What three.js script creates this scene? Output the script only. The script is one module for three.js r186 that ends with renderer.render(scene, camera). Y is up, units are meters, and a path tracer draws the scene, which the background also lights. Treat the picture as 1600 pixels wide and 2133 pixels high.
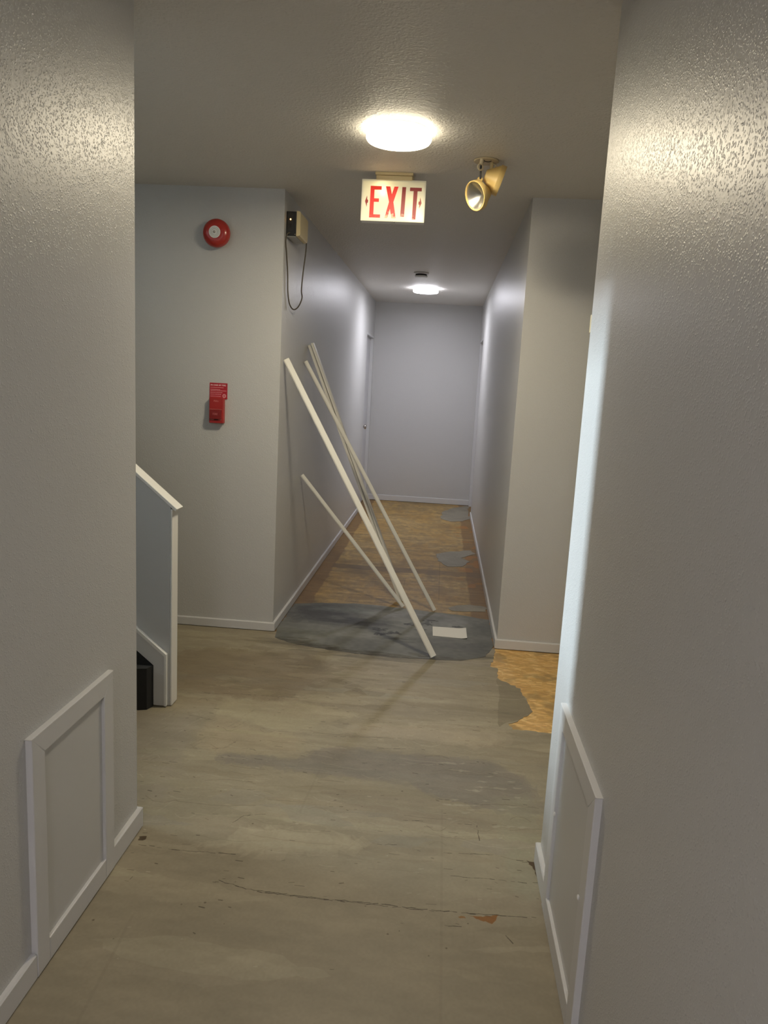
import * as THREE from 'three';
import { RectAreaLightUniformsLib } from 'three/addons/lights/RectAreaLightUniformsLib.js';
import { mergeGeometries } from 'three/addons/utils/BufferGeometryUtils.js';
import { RoundedBoxGeometry } from 'three/addons/geometries/RoundedBoxGeometry.js';

// ------------------------------------------------------------------ camera, sky, daylight, exposure
RectAreaLightUniformsLib.init();
const scene = new THREE.Scene();
const camera = new THREE.PerspectiveCamera(69.02, 1600 / 2133, 0.05, 60);
camera.position.set(0, 1.4507, 0);
camera.rotation.set(-0.1695, 0.0721, 0.053, 'YXZ');
scene.background = new THREE.Color().setRGB(0.75, 0.9, 1.1);
const renderer = new THREE.WebGLRenderer({ antialias: true });
renderer.toneMapping = THREE.LinearToneMapping;
renderer.toneMappingExposure = 1.45;
renderer.shadowMap.enabled = true;
const LAMP_WARM = new THREE.Color().setRGB(1.0, 0.875, 0.64);
const LAMP_COOL = new THREE.Color().setRGB(0.93, 0.92, 1.0);
const LAMP_NEAR = new THREE.Color().setRGB(1.0, 0.94, 0.97);
const LAMP_POWER = 115, LAMP_GLOW = 8;
const DAY = new THREE.Color().setRGB(0.76, 0.9, 1.0);
const dayLight = new THREE.RectAreaLight(DAY, 900, 0.54, 0.74);   // daylight coming in through the upper hall window
dayLight.position.set(-8.94, 4.8, -3.5);
dayLight.lookAt(0, 4.8, -3.5);
scene.add(dayLight);

// ------------------------------------------------------------------ constants of the place
const H = 2.44, XL = -0.897, XR = 0.387, ZC = -2.13, ZCR = -2.14, ZH = -4.107, XH = -0.91, ZF = -9.34, T = 0.12;
const ZRAIL = -3.022, RT = 0.065;              // face and thickness of the stair half wall
const XSLAB = -2.0;                           // edge of the ceiling above the stairs
const HS = 5.5, XU = -4.3, ZU = -4.2;                                 // ceiling of the stairwell

// ------------------------------------------------------------------ noise and textures
function rng(seed) { let s = seed >>> 0; return () => { s = (s + 0x6D2B79F5) >>> 0; let t = Math.imul(s ^ (s >>> 15), 1 | s); t = (t + Math.imul(t ^ (t >>> 7), 61 | t)) ^ t; return ((t ^ (t >>> 14)) >>> 0) / 4294967296; }; }
function lattice(px, py, seed) {               // tileable value noise, u and v in 0..1
  const r = rng(seed), g = new Float32Array(px * py); for (let i = 0; i < g.length; i++) g[i] = r();
  return (u, v) => {
    const x = u * px, y = v * py, xi = Math.floor(x), yi = Math.floor(y); let fx = x - xi, fy = y - yi;
    fx = fx * fx * (3 - 2 * fx); fy = fy * fy * (3 - 2 * fy);
    const x0 = ((xi % px) + px) % px, x1 = (x0 + 1) % px, y0 = ((yi % py) + py) % py, y1 = (y0 + 1) % py;
    const a = g[y0 * px + x0], b = g[y0 * px + x1], c = g[y1 * px + x0], d = g[y1 * px + x1];
    return (a + (b - a) * fx) * (1 - fy) + (c + (d - c) * fx) * fy;
  };
}
const sstep = (a, b, x) => { const t = Math.min(1, Math.max(0, (x - a) / (b - a))); return t * t * (3 - 2 * t); };
function dataTex(n, m, f, srgb) {
  const d = new Uint8Array(n * m * 4);
  for (let j = 0; j < m; j++) for (let i = 0; i < n; i++) {
    const c = f(i / n, j / m), k = (j * n + i) * 4;
    if (Array.isArray(c)) { d[k] = c[0]; d[k + 1] = c[1]; d[k + 2] = c[2]; } else d[k] = d[k + 1] = d[k + 2] = Math.max(0, Math.min(255, c * 255));
    d[k + 3] = 255;
  }
  const t = new THREE.DataTexture(d, n, m); t.magFilter = THREE.LinearFilter; t.minFilter = THREE.LinearMipmapLinearFilter; t.generateMipmaps = true;
  t.wrapS = t.wrapT = THREE.RepeatWrapping; if (srgb) t.colorSpace = THREE.SRGBColorSpace; t.needsUpdate = true; return t;
}
// rolled wall paint: fine orange peel and scattered paint nibs
function specks(n, count, seed, rMin, rMax, parts = 1) {
  const f = new Float32Array(n * n), r = rng(seed);
  let lx = 0, ly = 0, lr = 0;
  for (let k = 0; k < count; k++) {
    const first = k % parts === 0 || r() < 0.35, cx = first ? r() * n : lx + (r() - 0.5) * 2.4 * lr + n, cy = first ? r() * n : ly + (r() - 0.5) * 2.4 * lr + n, ra = rMin + (rMax - rMin) * r() * r(), el = 0.6 + 0.9 * r(), an = r() * Math.PI, a = 0.35 + 0.65 * r(), ca = Math.cos(an), sa = Math.sin(an), R = Math.ceil(ra * 1.6); lx = cx % n; ly = cy % n; lr = ra;
    for (let y = -R; y <= R; y++) for (let x = -R; x <= R; x++) {
      const p = (x * ca + y * sa) / (ra * el), q = (-x * sa + y * ca) / ra, d = p * p + q * q;
      if (d < 1) { const i = (((cy + y) | 0) + n) % n * n + (((cx + x) | 0) + n) % n, h = a * (1 - d) * (1 - d); if (h > f[i]) f[i] = h; }
    }
  }
  return f;
}
const WT = 1.25;                                // metres covered by the wall texture
const wallBump = (() => {
  const n = 2048, lo = specks(n, 62000, 11, 2.0, 5.2, 2), hi = specks(n, 1100, 12, 3, 7, 2), n1 = lattice(150, 150, 1), n2 = lattice(300, 300, 2), n3 = lattice(40, 40, 3);
  return dataTex(n, n, (u, v) => {
    const k = ((v * n) | 0) * n + ((u * n) | 0);
    return 0.12 + 0.07 * n1(u, v) + 0.04 * n2(u, v) + 0.12 * n3(u, v) + 0.34 * lo[k] + 0.42 * hi[k];
  });
})();
const ceilBump = (() => {
  const n = 1024, s = specks(n, 3800, 21, 3, 11), n1 = lattice(110, 110, 5), n2 = lattice(220, 220, 6);
  return dataTex(n, n, (u, v) => 0.15 + 0.3 * n1(u, v) + 0.15 * n2(u, v) + 0.4 * s[((v * n) | 0) * n + ((u * n) | 0)]);
})();

// ------------------------------------------------------------------ materials
const M = (o) => new THREE.MeshPhysicalMaterial(o);
const rgb = (r, g, b) => new THREE.Color().setRGB(r, g, b);
const wallTex = wallBump.clone(); wallTex.repeat.set(1 / WT, 1 / WT); wallTex.needsUpdate = true;
const ceilTex = ceilBump.clone(); ceilTex.repeat.set(1 / 0.9, 1 / 0.9); ceilTex.needsUpdate = true;
const mat = {
  wall: M({ color: rgb(0.56, 0.56, 0.55), roughness: 0.4, specularIntensity: 1, bumpMap: wallTex, bumpScale: 0.0019 }),
  smooth: M({ color: rgb(0.54, 0.55, 0.56), roughness: 0.45 }),
  tread: M({ color: rgb(0.09, 0.075, 0.05), roughness: 0.95 }),
  ceiling: M({ color: rgb(0.72, 0.70, 0.66), roughness: 0.55, bumpMap: ceilTex, bumpScale: 0.0034 }),
  trim: M({ color: rgb(0.63, 0.63, 0.63), roughness: 0.35 }),
  panel: M({ color: rgb(0.59, 0.59, 0.58), roughness: 0.38 }),
  door: M({ color: rgb(0.62, 0.62, 0.64), roughness: 0.4 }),
  board: M({ color: rgb(0.8, 0.79, 0.74), roughness: 0.5 }),
  boardBack: M({ color: rgb(0.62, 0.58, 0.46), roughness: 0.75 }),
  paper: M({ color: rgb(0.82, 0.81, 0.78), roughness: 0.85 }),
  red: M({ color: rgb(0.42, 0.025, 0.018), roughness: 0.25, clearcoat: 0.5 }),
  redMatte: M({ color: rgb(0.38, 0.02, 0.018), roughness: 0.4 }),
  redDark: M({ color: rgb(0.22, 0.012, 0.012), roughness: 0.4 }),
  white: M({ color: rgb(0.82, 0.82, 0.8), roughness: 0.4 }),
  cream: M({ color: rgb(0.72, 0.6, 0.34), roughness: 0.4 }),
  yellow: M({ color: rgb(0.72, 0.52, 0.2), roughness: 0.35 }),
  beige: M({ color: rgb(0.6, 0.52, 0.36), roughness: 0.5 }),
  black: M({ color: rgb(0.02, 0.02, 0.02), roughness: 0.45 }),
  cord: M({ color: rgb(0.10, 0.085, 0.06), roughness: 0.6 }),
  carpet: M({ color: rgb(0.018, 0.018, 0.018), roughness: 0.95 }),
  chrome: M({ color: rgb(0.6, 0.56, 0.52), roughness: 0.22, metalness: 1 }),
  mirror: M({ color: rgb(0.55, 0.54, 0.5), roughness: 0.28, metalness: 1 }),
  glass: M({ color: rgb(1, 1, 1), roughness: 0.03, transmission: 1, thickness: 0 }),
  grey: M({ color: rgb(0.4, 0.4, 0.4), roughness: 0.45 }),
  dark: M({ color: rgb(0.03, 0.028, 0.025), roughness: 0.8 }),
};

// ------------------------------------------------------------------ helpers
const taken = {};
function numbered(n) { if (!(n in taken)) { taken[n] = 0; return n; } taken[n]++; return n + '_' + String(taken[n]).padStart(3, '0'); }
function mesh(name, geo, material, parent) { const o = new THREE.Mesh(geo, material); o.name = name; o.castShadow = o.receiveShadow = true; (parent || scene).add(o); return o; }
function tag(o, label, category, group) { o.userData.label = label; o.userData.category = category; if (group) o.userData.group = group; return o; }
function thing(name, label, category, pos = [0, 0, 0], group) { const o = new THREE.Group(); o.name = numbered(name); o.position.set(...pos); scene.add(o); return tag(o, label, category, group); }
function single(name, geo, material, label, category, group) { return tag(mesh(numbered(name), geo, material), label, category, group); }
function structure(o, label, category) { o.userData.kind = 'structure'; return tag(o, label, category); }
// box between two corners, uv in metres of the world
function wuv(g, ox = 0, oy = 0, oz = 0) {
  g = g.index ? g.toNonIndexed() : g; const p = g.attributes.position, nn = g.attributes.normal, uv = new Float32Array(p.count * 2);
  for (let i = 0; i < p.count; i++) {
    const x = p.getX(i) + ox, y = p.getY(i) + oy, z = p.getZ(i) + oz, ax = Math.abs(nn.getX(i)), ay = Math.abs(nn.getY(i)), az = Math.abs(nn.getZ(i));
    if (ay >= ax && ay >= az) { uv[2 * i] = x; uv[2 * i + 1] = z; } else if (ax >= az) { uv[2 * i] = z; uv[2 * i + 1] = y; } else { uv[2 * i] = x + 0.37; uv[2 * i + 1] = y; }
  }
  g.setAttribute('uv', new THREE.BufferAttribute(uv, 2)); return g;
}
function wbox(x0, x1, y0, y1, z0, z1) { const g = new THREE.BoxGeometry(x1 - x0, y1 - y0, z1 - z0); g.translate((x0 + x1) / 2, (y0 + y1) / 2, (z0 + z1) / 2); return wuv(g); }
const merge = (gs) => mergeGeometries(gs.map((g) => { const q = g.index ? g.toNonIndexed() : g; for (const k of Object.keys(q.attributes)) if (!['position', 'normal', 'uv'].includes(k)) q.deleteAttribute(k); return q; }));
function wall(name, boxes, label) { return structure(mesh(name, merge(boxes.map((b) => wbox(b[0], b[1], b[2] === 0 ? -0.01 : b[2], ...b.slice(3)))), mat.wall), label, 'wall'); }
function cyl(r0, r1, h, seg = 32) { return new THREE.CylinderGeometry(r0, r1, h, seg); }
function rbox(w, h, d, r, x = 0, y = 0, z = 0) { const g = new RoundedBoxGeometry(w, h, d, 2, r); g.translate(x, y, z); return g; }
function ragged(pts, amp, step, seed, closed = true) {   // adds small irregularities to an outline
  const r = rng(seed), out = [], n = pts.length;
  for (let i = 0; i < (closed ? n : n - 1); i++) {
    const a = pts[i], b = pts[(i + 1) % n], L = Math.hypot(b[0] - a[0], b[1] - a[1]), k = Math.max(1, Math.round(L / step));
    for (let j = 0; j < k; j++) { const t = j / k, e = amp * (j ? 1 : 0.4); out.push([a[0] + (b[0] - a[0]) * t + (r() - 0.5) * 2 * e, a[1] + (b[1] - a[1]) * t + (r() - 0.5) * 2 * e]); }
  }
  if (!closed) out.push(pts[n - 1]);
  return out;
}
function slabShape(pts, y0, y1) {              // outline in x, z -> thin slab with its top at y1, uv in metres
  const s = new THREE.Shape(pts.map((p) => new THREE.Vector2(p[0], -p[1])));
  const g = new THREE.ExtrudeGeometry(s, { depth: y1 - y0, bevelEnabled: false });
  g.rotateX(-Math.PI / 2); g.translate(0, y0, 0); return wuv(g);
}

// ------------------------------------------------------------------ floor
const FX0 = -1.6, FZ0 = -4.2, FS = 3.2;        // part of the floor that the screed texture covers
const OSB_EDGE = [[0.381, -4.10], [0.36, -3.93], [0.337, -3.816], [0.372, -3.796], [0.367, -3.649], [0.416, -3.597], [0.468, -3.547], [0.482, -3.411], [0.5, -3.285], [0.443, -3.203], [0.413, -3.158], [0.377, -3.132], [0.389, -3.078], [0.488, -3.078], [0.562, -3.074], [0.8, -3.09]];
const WET = [[-0.872, -4.0], [-0.784, -3.939], [-0.612, -3.884], [-0.393, -3.842], [-0.183, -3.83], [0.024, -3.847], [0.18, -3.86], [0.319, -3.956], [0.375, -4.149], [0.375, -4.382], [0.375, -4.629], [0.197, -4.684], [0.009, -4.71], [-0.214, -4.751], [-0.472, -4.773], [-0.755, -4.722], [-0.895, -4.669], [-0.897, -4.148]];
const CRACKS = [[[-0.565, -1.922], [-0.477, -1.898], [-0.298, -1.89], [-0.108, -1.892], [0.033, -1.888], [0.203, -1.893], [0.35, -1.902]], [[-0.443, -1.892], [-0.297, -1.887], [-0.139, -1.887], [0.033, -1.884]], [[-0.634, -2.413], [-0.585, -2.418]], [[0.128, -2.324], [0.197, -2.327]], [[0.091, -2.157], [0.165, -2.164], [0.248, -2.172]], [[0.05, -2.464], [0.11, -2.468]], [[0.112, -2.047], [0.244, -2.05], [0.376, -2.047]], [[-1.091, -3.174], [-0.853, -3.207], [-0.544, -3.222]], [[-1.014, -2.953], [-0.91, -2.932]], [[-0.483, -3.164], [-0.393, -3.161]], [[-0.07, -3.222], [-0.006, -3.223]], [[-0.235, -3.214], [-0.159, -3.217]], [[-0.173, -2.8], [-0.04, -2.824]], [[-0.364, -2.873], [-0.089, -2.907]], [[-0.606, -2.209], [-0.581, -2.254], [-0.511, -2.274], [-0.489, -2.221]], [[0.202, -2.326], [0.208, -2.241]], [[-0.858, -2.048], [-0.724, -2.041], [-0.551, -2.048]], [[-0.121, -2.168], [-0.06, -2.175]], [[-0.045, -2.315], [0.02, -2.321]], [[-0.817, -1.889], [-0.806, -1.922]], [[0.259, -1.819], [0.284, -1.785]], [[0.095, -1.834], [0.14, -1.836]], [[-0.306, -2.354], [-0.259, -2.363]], [[0.025, -1.898], [0.064, -1.884]], [[0.389, -2.155], [0.337, -2.147]]];
function screedTextures() {
  const n = 2048, cv = document.createElement('canvas'); cv.width = cv.height = n; const c = cv.getContext('2d');
  const P = (p) => [(p[0] - FX0) / FS * n, (p[1] - FZ0) / FS * n];
  const poly = (pts, fill, alpha, amp, seed, step = 0.03) => { c.globalAlpha = alpha; c.fillStyle = fill; c.beginPath(); ragged(pts, amp, step, seed).map(P).forEach(([x, y], i) => (i ? c.lineTo(x, y) : c.moveTo(x, y))); c.closePath(); c.fill(); };
  const smear = (pts, fill, alpha, amp, seed) => { for (let i = 0; i < 4; i++) poly(pts.map(([x, z]) => [x + (i - 1.5) * 0.014, z + (i % 2 ? 0.009 : -0.007)]), fill, alpha * 0.45, amp * (1 + i * 0.7), seed * 10 + i, 0.022); };
  c.fillStyle = 'rgb(163,153,131)'; c.fillRect(0, 0, n, n);
  const r = rng(77);
  // trowel passes, long and flat across the corridor
  for (let i = 0; i < 260; i++) {
    const x = -1.6 + 3.2 * r(), z = -4.1 + 3.1 * r(), w = 0.1 + 0.45 * r(), h = 0.01 + 0.05 * r(), sk = (r() - 0.5) * 0.08, l = r();
    if (z > -2.0 && r() < 0.75) continue;
    poly([[x - w, z - sk], [x - w * 0.4, z - h], [x + w * 0.5, z - h * 0.7 + sk * 0.5], [x + w, z + sk], [x + w * 0.3, z + h], [x - w * 0.6, z + h * 0.6]], l < 0.5 ? 'rgb(183,173,148)' : l < 0.8 ? 'rgb(150,139,117)' : 'rgb(158,152,138)', 0.16 + 0.34 * r(), 0.009, 100 + i);
  }
  smear([[-0.659, -3.153], [-0.482, -3.486], [-0.586, -3.774], [-1.189, -3.766], [-1.357, -3.602], [-1.143, -3.212], [-0.845, -3.177]], 'rgb(139,127,104)', 0.5, 0.02, 31);
  smear([[-0.56, -3.53], [-0.5, -3.62], [-0.62, -3.78], [-0.88, -3.77], [-0.75, -3.6]], 'rgb(130,118,97)', 0.4, 0.015, 32);
  smear([[-0.903, -2.989], [-0.902, -3.15], [-0.482, -3.159], [-0.274, -3.112], [-0.449, -2.967], [-0.507, -2.891], [-0.702, -2.919], [-0.811, -2.965]], 'rgb(184,173,144)', 0.65, 0.01, 33);
  smear([[-0.3, -3.0], [0.1, -3.06], [0.36, -3.06], [0.3, -2.9], [-0.1, -2.9], [-0.35, -2.92]], 'rgb(186,176,149)', 0.55, 0.014, 34);
  smear([[-0.777, -2.65], [-0.461, -2.653], [-0.411, -2.74], [-0.261, -2.79], [-0.081, -2.766], [0.139, -2.783], [0.28, -2.764], [0.371, -2.694], [0.421, -2.583], [0.421, -2.421], [0.307, -2.419], [0.183, -2.45], [0.035, -2.498], [-0.028, -2.564], [-0.173, -2.568], [-0.38, -2.562], [-0.533, -2.586], [-0.758, -2.588]], 'rgb(142,135,123)', 0.85, 0.01, 35);
  smear([[-0.898, -2.685], [-0.897, -2.856], [-0.891, -2.991], [-0.718, -2.89], [-0.495, -2.831], [-0.469, -2.695], [-0.78, -2.661]], 'rgb(178,167,138)', 0.55, 0.012, 36);
  smear([[-0.575, -2.13], [-0.565, -2.193], [-0.408, -2.187], [-0.301, -2.205], [-0.17, -2.166], [-0.184, -2.135], [-0.387, -2.088], [-0.687, -2.061]], 'rgb(190,181,155)', 0.6, 0.014, 37);
  poly([[-0.39, -3.317], [-0.333, -3.395], [-0.27, -3.31], [-0.345, -3.278]], 'rgb(140,126,100)', 0.6, 0.006, 38);
  poly([[0.362, -3.648], [0.416, -3.597], [0.468, -3.547], [0.482, -3.411], [0.5, -3.285], [0.443, -3.203], [0.332, -3.095], [0.335, -3.253], [0.356, -3.43]], 'rgb(139,129,108)', 0.75, 0.008, 39);
  // strip of older filler along the stairs and the right wall
  smear([[-1.3, -2.95], [-0.98, -2.95], [-0.92, -2.7], [-0.86, -2.3], [-1.3, -2.2]], 'rgb(158,149,131)', 0.5, 0.015, 40);
  smear([[0.28, -2.5], [0.42, -2.55], [0.42, -1.95], [0.3, -2.0]], 'rgb(166,158,138)', 0.4, 0.012, 41);
  poly([[0.161, -1.882], [0.195, -1.884], [0.246, -1.895], [0.237, -1.874], [0.225, -1.859], [0.195, -1.868]], 'rgb(150,101,50)', 0.95, 0.004, 42, 0.008);
  poly([[0.13, -1.872], [0.15, -1.878], [0.155, -1.868]], 'rgb(150,101,50)', 0.8, 0.003, 43, 0.01);
  for (let i = 0; i < 28; i++) { const x = 0.1 + 0.28 * r(), z = -2.75 + 0.45 * r(), w = 0.01 + 0.04 * r(); poly([[x - w, z], [x, z - 0.006], [x + w, z - 0.012 * r()], [x, z + 0.006]], 'rgb(190,182,160)', 0.5, 0.004, 200 + i, 0.01); }
  for (let i = 0; i < 30; i++) { const x = -1.15 + 0.4 * r(), z = -3.05 + 0.8 * r(), w = 0.01 + 0.05 * r(); poly([[x - w * 0.5, z + w], [x, z - 0.006], [x + w * 0.5, z - w], [x, z + 0.006]], r() < 0.5 ? 'rgb(186,178,156)' : 'rgb(140,130,110)', 0.4, 0.004, 260 + i, 0.01); }
  // trowel ridges: lit edges and their shadows painted as pale and dark strokes
  for (let i = 0; i < 300; i++) {
    const x = -1.1 + 1.5 * r(), z = -3.75 + 1.75 * r(), L = 0.05 + 0.3 * r() * r(), bow = (r() - 0.5) * 0.05, tilt = (r() - 0.5) * 0.12 * L, dk = r() < 0.45; if (z > -2.2 && r() < 0.5) continue;
    const q = ragged([[x, z], [x + L * 0.35, z + bow + tilt * 0.35], [x + L * 0.7, z + bow + tilt * 0.7], [x + L, z + tilt]], 0.003, 0.02, 600 + i, false).map(P);
    c.globalAlpha = 0.16 + 0.3 * r(); c.lineWidth = 1 + 3 * r() * r(); c.strokeStyle = dk ? 'rgb(112,101,82)' : 'rgb(196,187,163)'; c.beginPath(); q.forEach(([a, b], j) => (j ? c.lineTo(a, b) : c.moveTo(a, b))); c.stroke();
  }
  // smear of the dark compound drawn out over the older coat
  for (let i = 0; i < 70; i++) { const t = r(), x = -0.95 + 1.35 * t, z = -3.97 + 0.16 * Math.sin(Math.PI * Math.min(1, t * 1.05)) + (r() - 0.5) * 0.07, w = 0.06 + 0.16 * r(), h = 0.006 + 0.018 * r(); poly([[x - w, z], [x, z - h], [x + w, z - h * 0.3], [x + w * 0.6, z + h], [x - w * 0.4, z + h]], r() < 0.6 ? 'rgb(96,88,70)' : 'rgb(124,115,95)', 0.2, 0.004, 900 + i, 0.02); }
  for (let i = 0; i < 46; i++) { const x = -0.95 + 0.75 * r(), z = -3.9 + 0.75 * r(), w = 0.03 + 0.09 * r(), h = 0.01 + 0.03 * r(); poly([[x - w, z], [x - w * 0.3, z - h], [x + w, z - h * 0.4], [x + w * 0.6, z + h], [x - w * 0.5, z + h * 0.7]], r() < 0.65 ? 'rgb(128,116,94)' : 'rgb(178,168,142)', 0.3, 0.008, 1000 + i, 0.02); }
  // sheet joints showing through
  c.globalAlpha = 0.09; c.strokeStyle = 'rgb(105,95,76)'; c.lineWidth = 5;
  for (const l of [[[0.085, -2.4], [0.085, -1.2]], [[-0.38, -2.6], [-0.4, -2.3]], [[-1.2, -1.2], [-0.66, -1.2]], [[-0.75, -1.75], [-0.72, -1.2]]]) { c.beginPath(); l.map(P).forEach(([x, y], i) => (i ? c.lineTo(x, y) : c.moveTo(x, y))); c.stroke(); }
  poly([[0.35, -2.16], [0.39, -2.15], [0.392, -1.98], [0.377, -2.06], [0.368, -2.12]], 'rgb(72,54,36)', 0.85, 0.004, 44, 0.012);
  poly([[-0.872, -2.09], [-0.85, -2.095], [-0.848, -2.075], [-0.868, -2.07]], 'rgb(78,62,44)', 0.9, 0.003, 45, 0.008);
  // cracks and scratches
  c.strokeStyle = 'rgb(52,44,32)'; c.lineCap = 'round';
  CRACKS.forEach((l, k) => {
    const q = ragged(l, 0.0022, 0.012, 300 + k, false).map(P), main = k < 2;
    for (let i = 0; i + 1 < q.length; i++) { const g = r(); if (g < (main ? 0.12 : 0.28)) continue; c.globalAlpha = 0.45 + 0.55 * r(); c.lineWidth = (main ? 0.9 : 0.7) + (main ? 1.6 : 1.3) * r() * r(); c.beginPath(); c.moveTo(...q[i]); c.lineTo(...q[i + 1]); c.stroke(); }
  });
  for (let i = 0; i < 420; i++) { const x = -1.1 + 1.5 * r(), z = -3.7 + 2.1 * r(), w = 0.006 + 0.03 * r() * r(); if (z > -1.9 && r() < 0.8) continue; const [a, b] = P([x, z]), [e, f] = P([x + w, z - 0.004 + 0.008 * r()]); c.globalAlpha = 0.25 + 0.5 * r(); c.lineWidth = 0.8 + 1.5 * r(); c.strokeStyle = r() < 0.75 ? 'rgb(62,53,40)' : 'rgb(205,196,172)'; c.beginPath(); c.moveTo(a, b); c.lineTo(e, f); c.stroke(); }
  for (let i = 0; i < 90; i++) { const [x, y] = P([-0.95 + 1.4 * r(), -3.6 + 2.5 * r()]); c.globalAlpha = 0.5; c.fillStyle = r() < 0.6 ? 'rgb(70,58,42)' : 'rgb(205,198,176)'; c.beginPath(); c.arc(x, y, 0.7 + 1.8 * r() * r(), 0, 7); c.fill(); }
  const im = c.getImageData(0, 0, n, n).data, a1 = lattice(16, 40, 51), a2 = lattice(60, 160, 52), a3 = lattice(500, 500, 53), a4 = lattice(6, 9, 54);
  const color = dataTex(n, n, (u, v) => {
    const k = (((v * n) | 0) * n + ((u * n) | 0)) * 4, g = 0.9 + 0.07 * a1(u, v) + 0.06 * a2(u, v) + 0.04 * a3(u, v) + 0.05 * a4(u, v);
    return [im[k] * g * 0.9, im[k + 1] * g * 0.9, im[k + 2] * g * 0.895];
  }, true);
  const bump = dataTex(1024, 1024, (u, v) => { const k = (((v * n) | 0) * n + ((u * n) | 0)) * 4; return 0.25 * a1(u, v) + 0.2 * a2(u, v) + 0.1 * a3(u, v) + 0.45 * im[k + 1] / 255; });
  for (const t of [color, bump]) { t.repeat.set(1 / FS, 1 / FS); t.offset.set(-FX0 / FS, -FZ0 / FS); }
  return { color, bump };
}
const screedTex = screedTextures();
const osbTex = (() => {                        // strands of oriented strand board with orange glue stains
  const n = 1024, cv = document.createElement('canvas'); cv.width = cv.height = n; const c = cv.getContext('2d'), r = rng(5);
  c.fillStyle = 'rgb(200,160,98)'; c.fillRect(0, 0, n, n);
  const tones = ['rgb(236,200,136)', 'rgb(222,180,110)', 'rgb(200,158,94)', 'rgb(242,214,154)', 'rgb(212,168,98)', 'rgb(186,146,88)'];
  for (let i = 0; i < 2600; i++) { const x = r() * n, y = r() * n, l = 26 + 80 * r(), w = 5 + 14 * r(), a = (r() - 0.5) * 1.4; for (const dx of [0, -n, n]) { c.save(); c.translate(x + dx, y); c.rotate(a); c.globalAlpha = 0.45; c.fillStyle = tones[(r() * 6) | 0]; c.fillRect(-l / 2, -w / 2, l, w); c.restore(); } }
  const im = c.getImageData(0, 0, n, n).data, a1 = lattice(7, 7, 61), a2 = lattice(30, 30, 62);
  const t = dataTex(n, n, (u, v) => { const k = (((v * n) | 0) * n + ((u * n) | 0)) * 4, s = 0.6 * sstep(0.45, 0.75, 0.65 * a1(u, v) + 0.35 * a2(u, v)), g = 1.0; return [(im[k] * (1 - s) + 150 * s) * g, (im[k + 1] * (1 - s) + 126 * s) * g, (im[k + 2] * (1 - s) + 82 * s) * g]; }, true);
  t.repeat.set(1 / 0.9, 1 / 0.9); return t;
})();
const plyTex = (() => {                        // old plywood: streaks across the hall, glue-stained borders, sheet joints
  const w = 1024, h = 2048, X0 = -0.95, XW = 1.4, Z0 = -9.4, ZW = 5.4, b1 = lattice(9, 190, 71), b2 = lattice(40, 620, 72), b3 = lattice(7, 20, 73), b4 = lattice(200, 400, 74), b5 = lattice(4, 30, 75), b6 = lattice(26, 60, 76), b7 = lattice(16, 32, 77), b8 = lattice(50, 130, 78);
  const lines = [-5.0, -5.38, -6.5, -7.6, -8.1, -8.8];
  const t = dataTex(w, h, (u, v) => {
    const x = X0 + u * XW, z = Z0 + v * ZW;
    const g = 0.5 * b1(u, v) + 0.3 * b2(u, v) + 0.2 * b4(u, v), st = sstep(0.35, 0.75, 0.6 * b3(u, v) + 0.4 * b6(u, v));
    const cell = b7((Math.floor(x / 0.3) + 0.5) / 16, (Math.floor(z / 0.27) + 0.5) / 32) - 0.5, mot = sstep(0.3, 0.8, 0.5 * b6(u, v) + 0.5 * b8(u, v));
    let R = 118 + 74 * g + 14 * cell + 26 * mot, G = 98 + 66 * g + 13 * cell + 20 * mot, B = 62 + 50 * g + 11 * cell + 6 * mot;
    R += (150 - R) * 0.3 * st; G += (112 - G) * 0.3 * st; B += (56 - B) * 0.35 * st;
    const wob = 0.018 * (b6(u, v) - 0.5) + 0.01 * (b2(u, v) - 0.5);
    const edge = Math.max(sstep(-0.785, -0.80, x + wob), sstep(0.255, 0.27, x + wob)) * (0.75 + 0.25 * b6(u, v));   // dark glue where the old flooring's tack strip ran
    R += (116 - R) * 0.75 * edge; G += (88 - G) * 0.75 * edge; B += (54 - B) * 0.75 * edge;
    const band = sstep(0.085, 0.06, Math.abs(z + 5.78 + wob * 2)) * sstep(-0.82, -0.8, x) * (0.6 + 0.4 * b5(u, v));
    R += (104 - R) * 0.75 * band; G += (86 - G) * 0.75 * band; B += (62 - B) * 0.75 * band;
    const joint = sstep(0.05, 0.02, Math.abs(z + 7.17 + wob * 3)) * (0.4 + 0.6 * b6(u, v));
    R += (205 - R) * 0.5 * joint; G += (172 - G) * 0.5 * joint; B += (112 - B) * 0.5 * joint;
    const sm = sstep(0.62, 0.85, b5(u, v) * 0.7 + b6(u, v) * 0.3) * 0.5; R += (120 - R) * sm; G += (100 - G) * sm; B += (66 - B) * sm;
    let L = 1; for (const q of lines) if (Math.abs(z - q) < 0.004) L = 0.82;
    if (Math.abs(x + 0.21) < 0.003 && z > -5.5) L = 0.86; if (Math.abs(x - 0.05) < 0.003 && z > -6.4 && z < -5) L = 0.86;
    const o = sstep(0.68, 0.8, b6(u * 0.7 + 0.3, v)) * sstep(0.1, 0.3, x) * 0.5; R += (176 - R) * o; G += (112 - G) * o; B += (40 - B) * o;
    return [R * L, G * L, B * L];
  }, true);
  t.repeat.set(1 / XW, 1 / ZW); t.offset.set(-X0 / XW, -Z0 / ZW); return t;
})();
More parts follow.
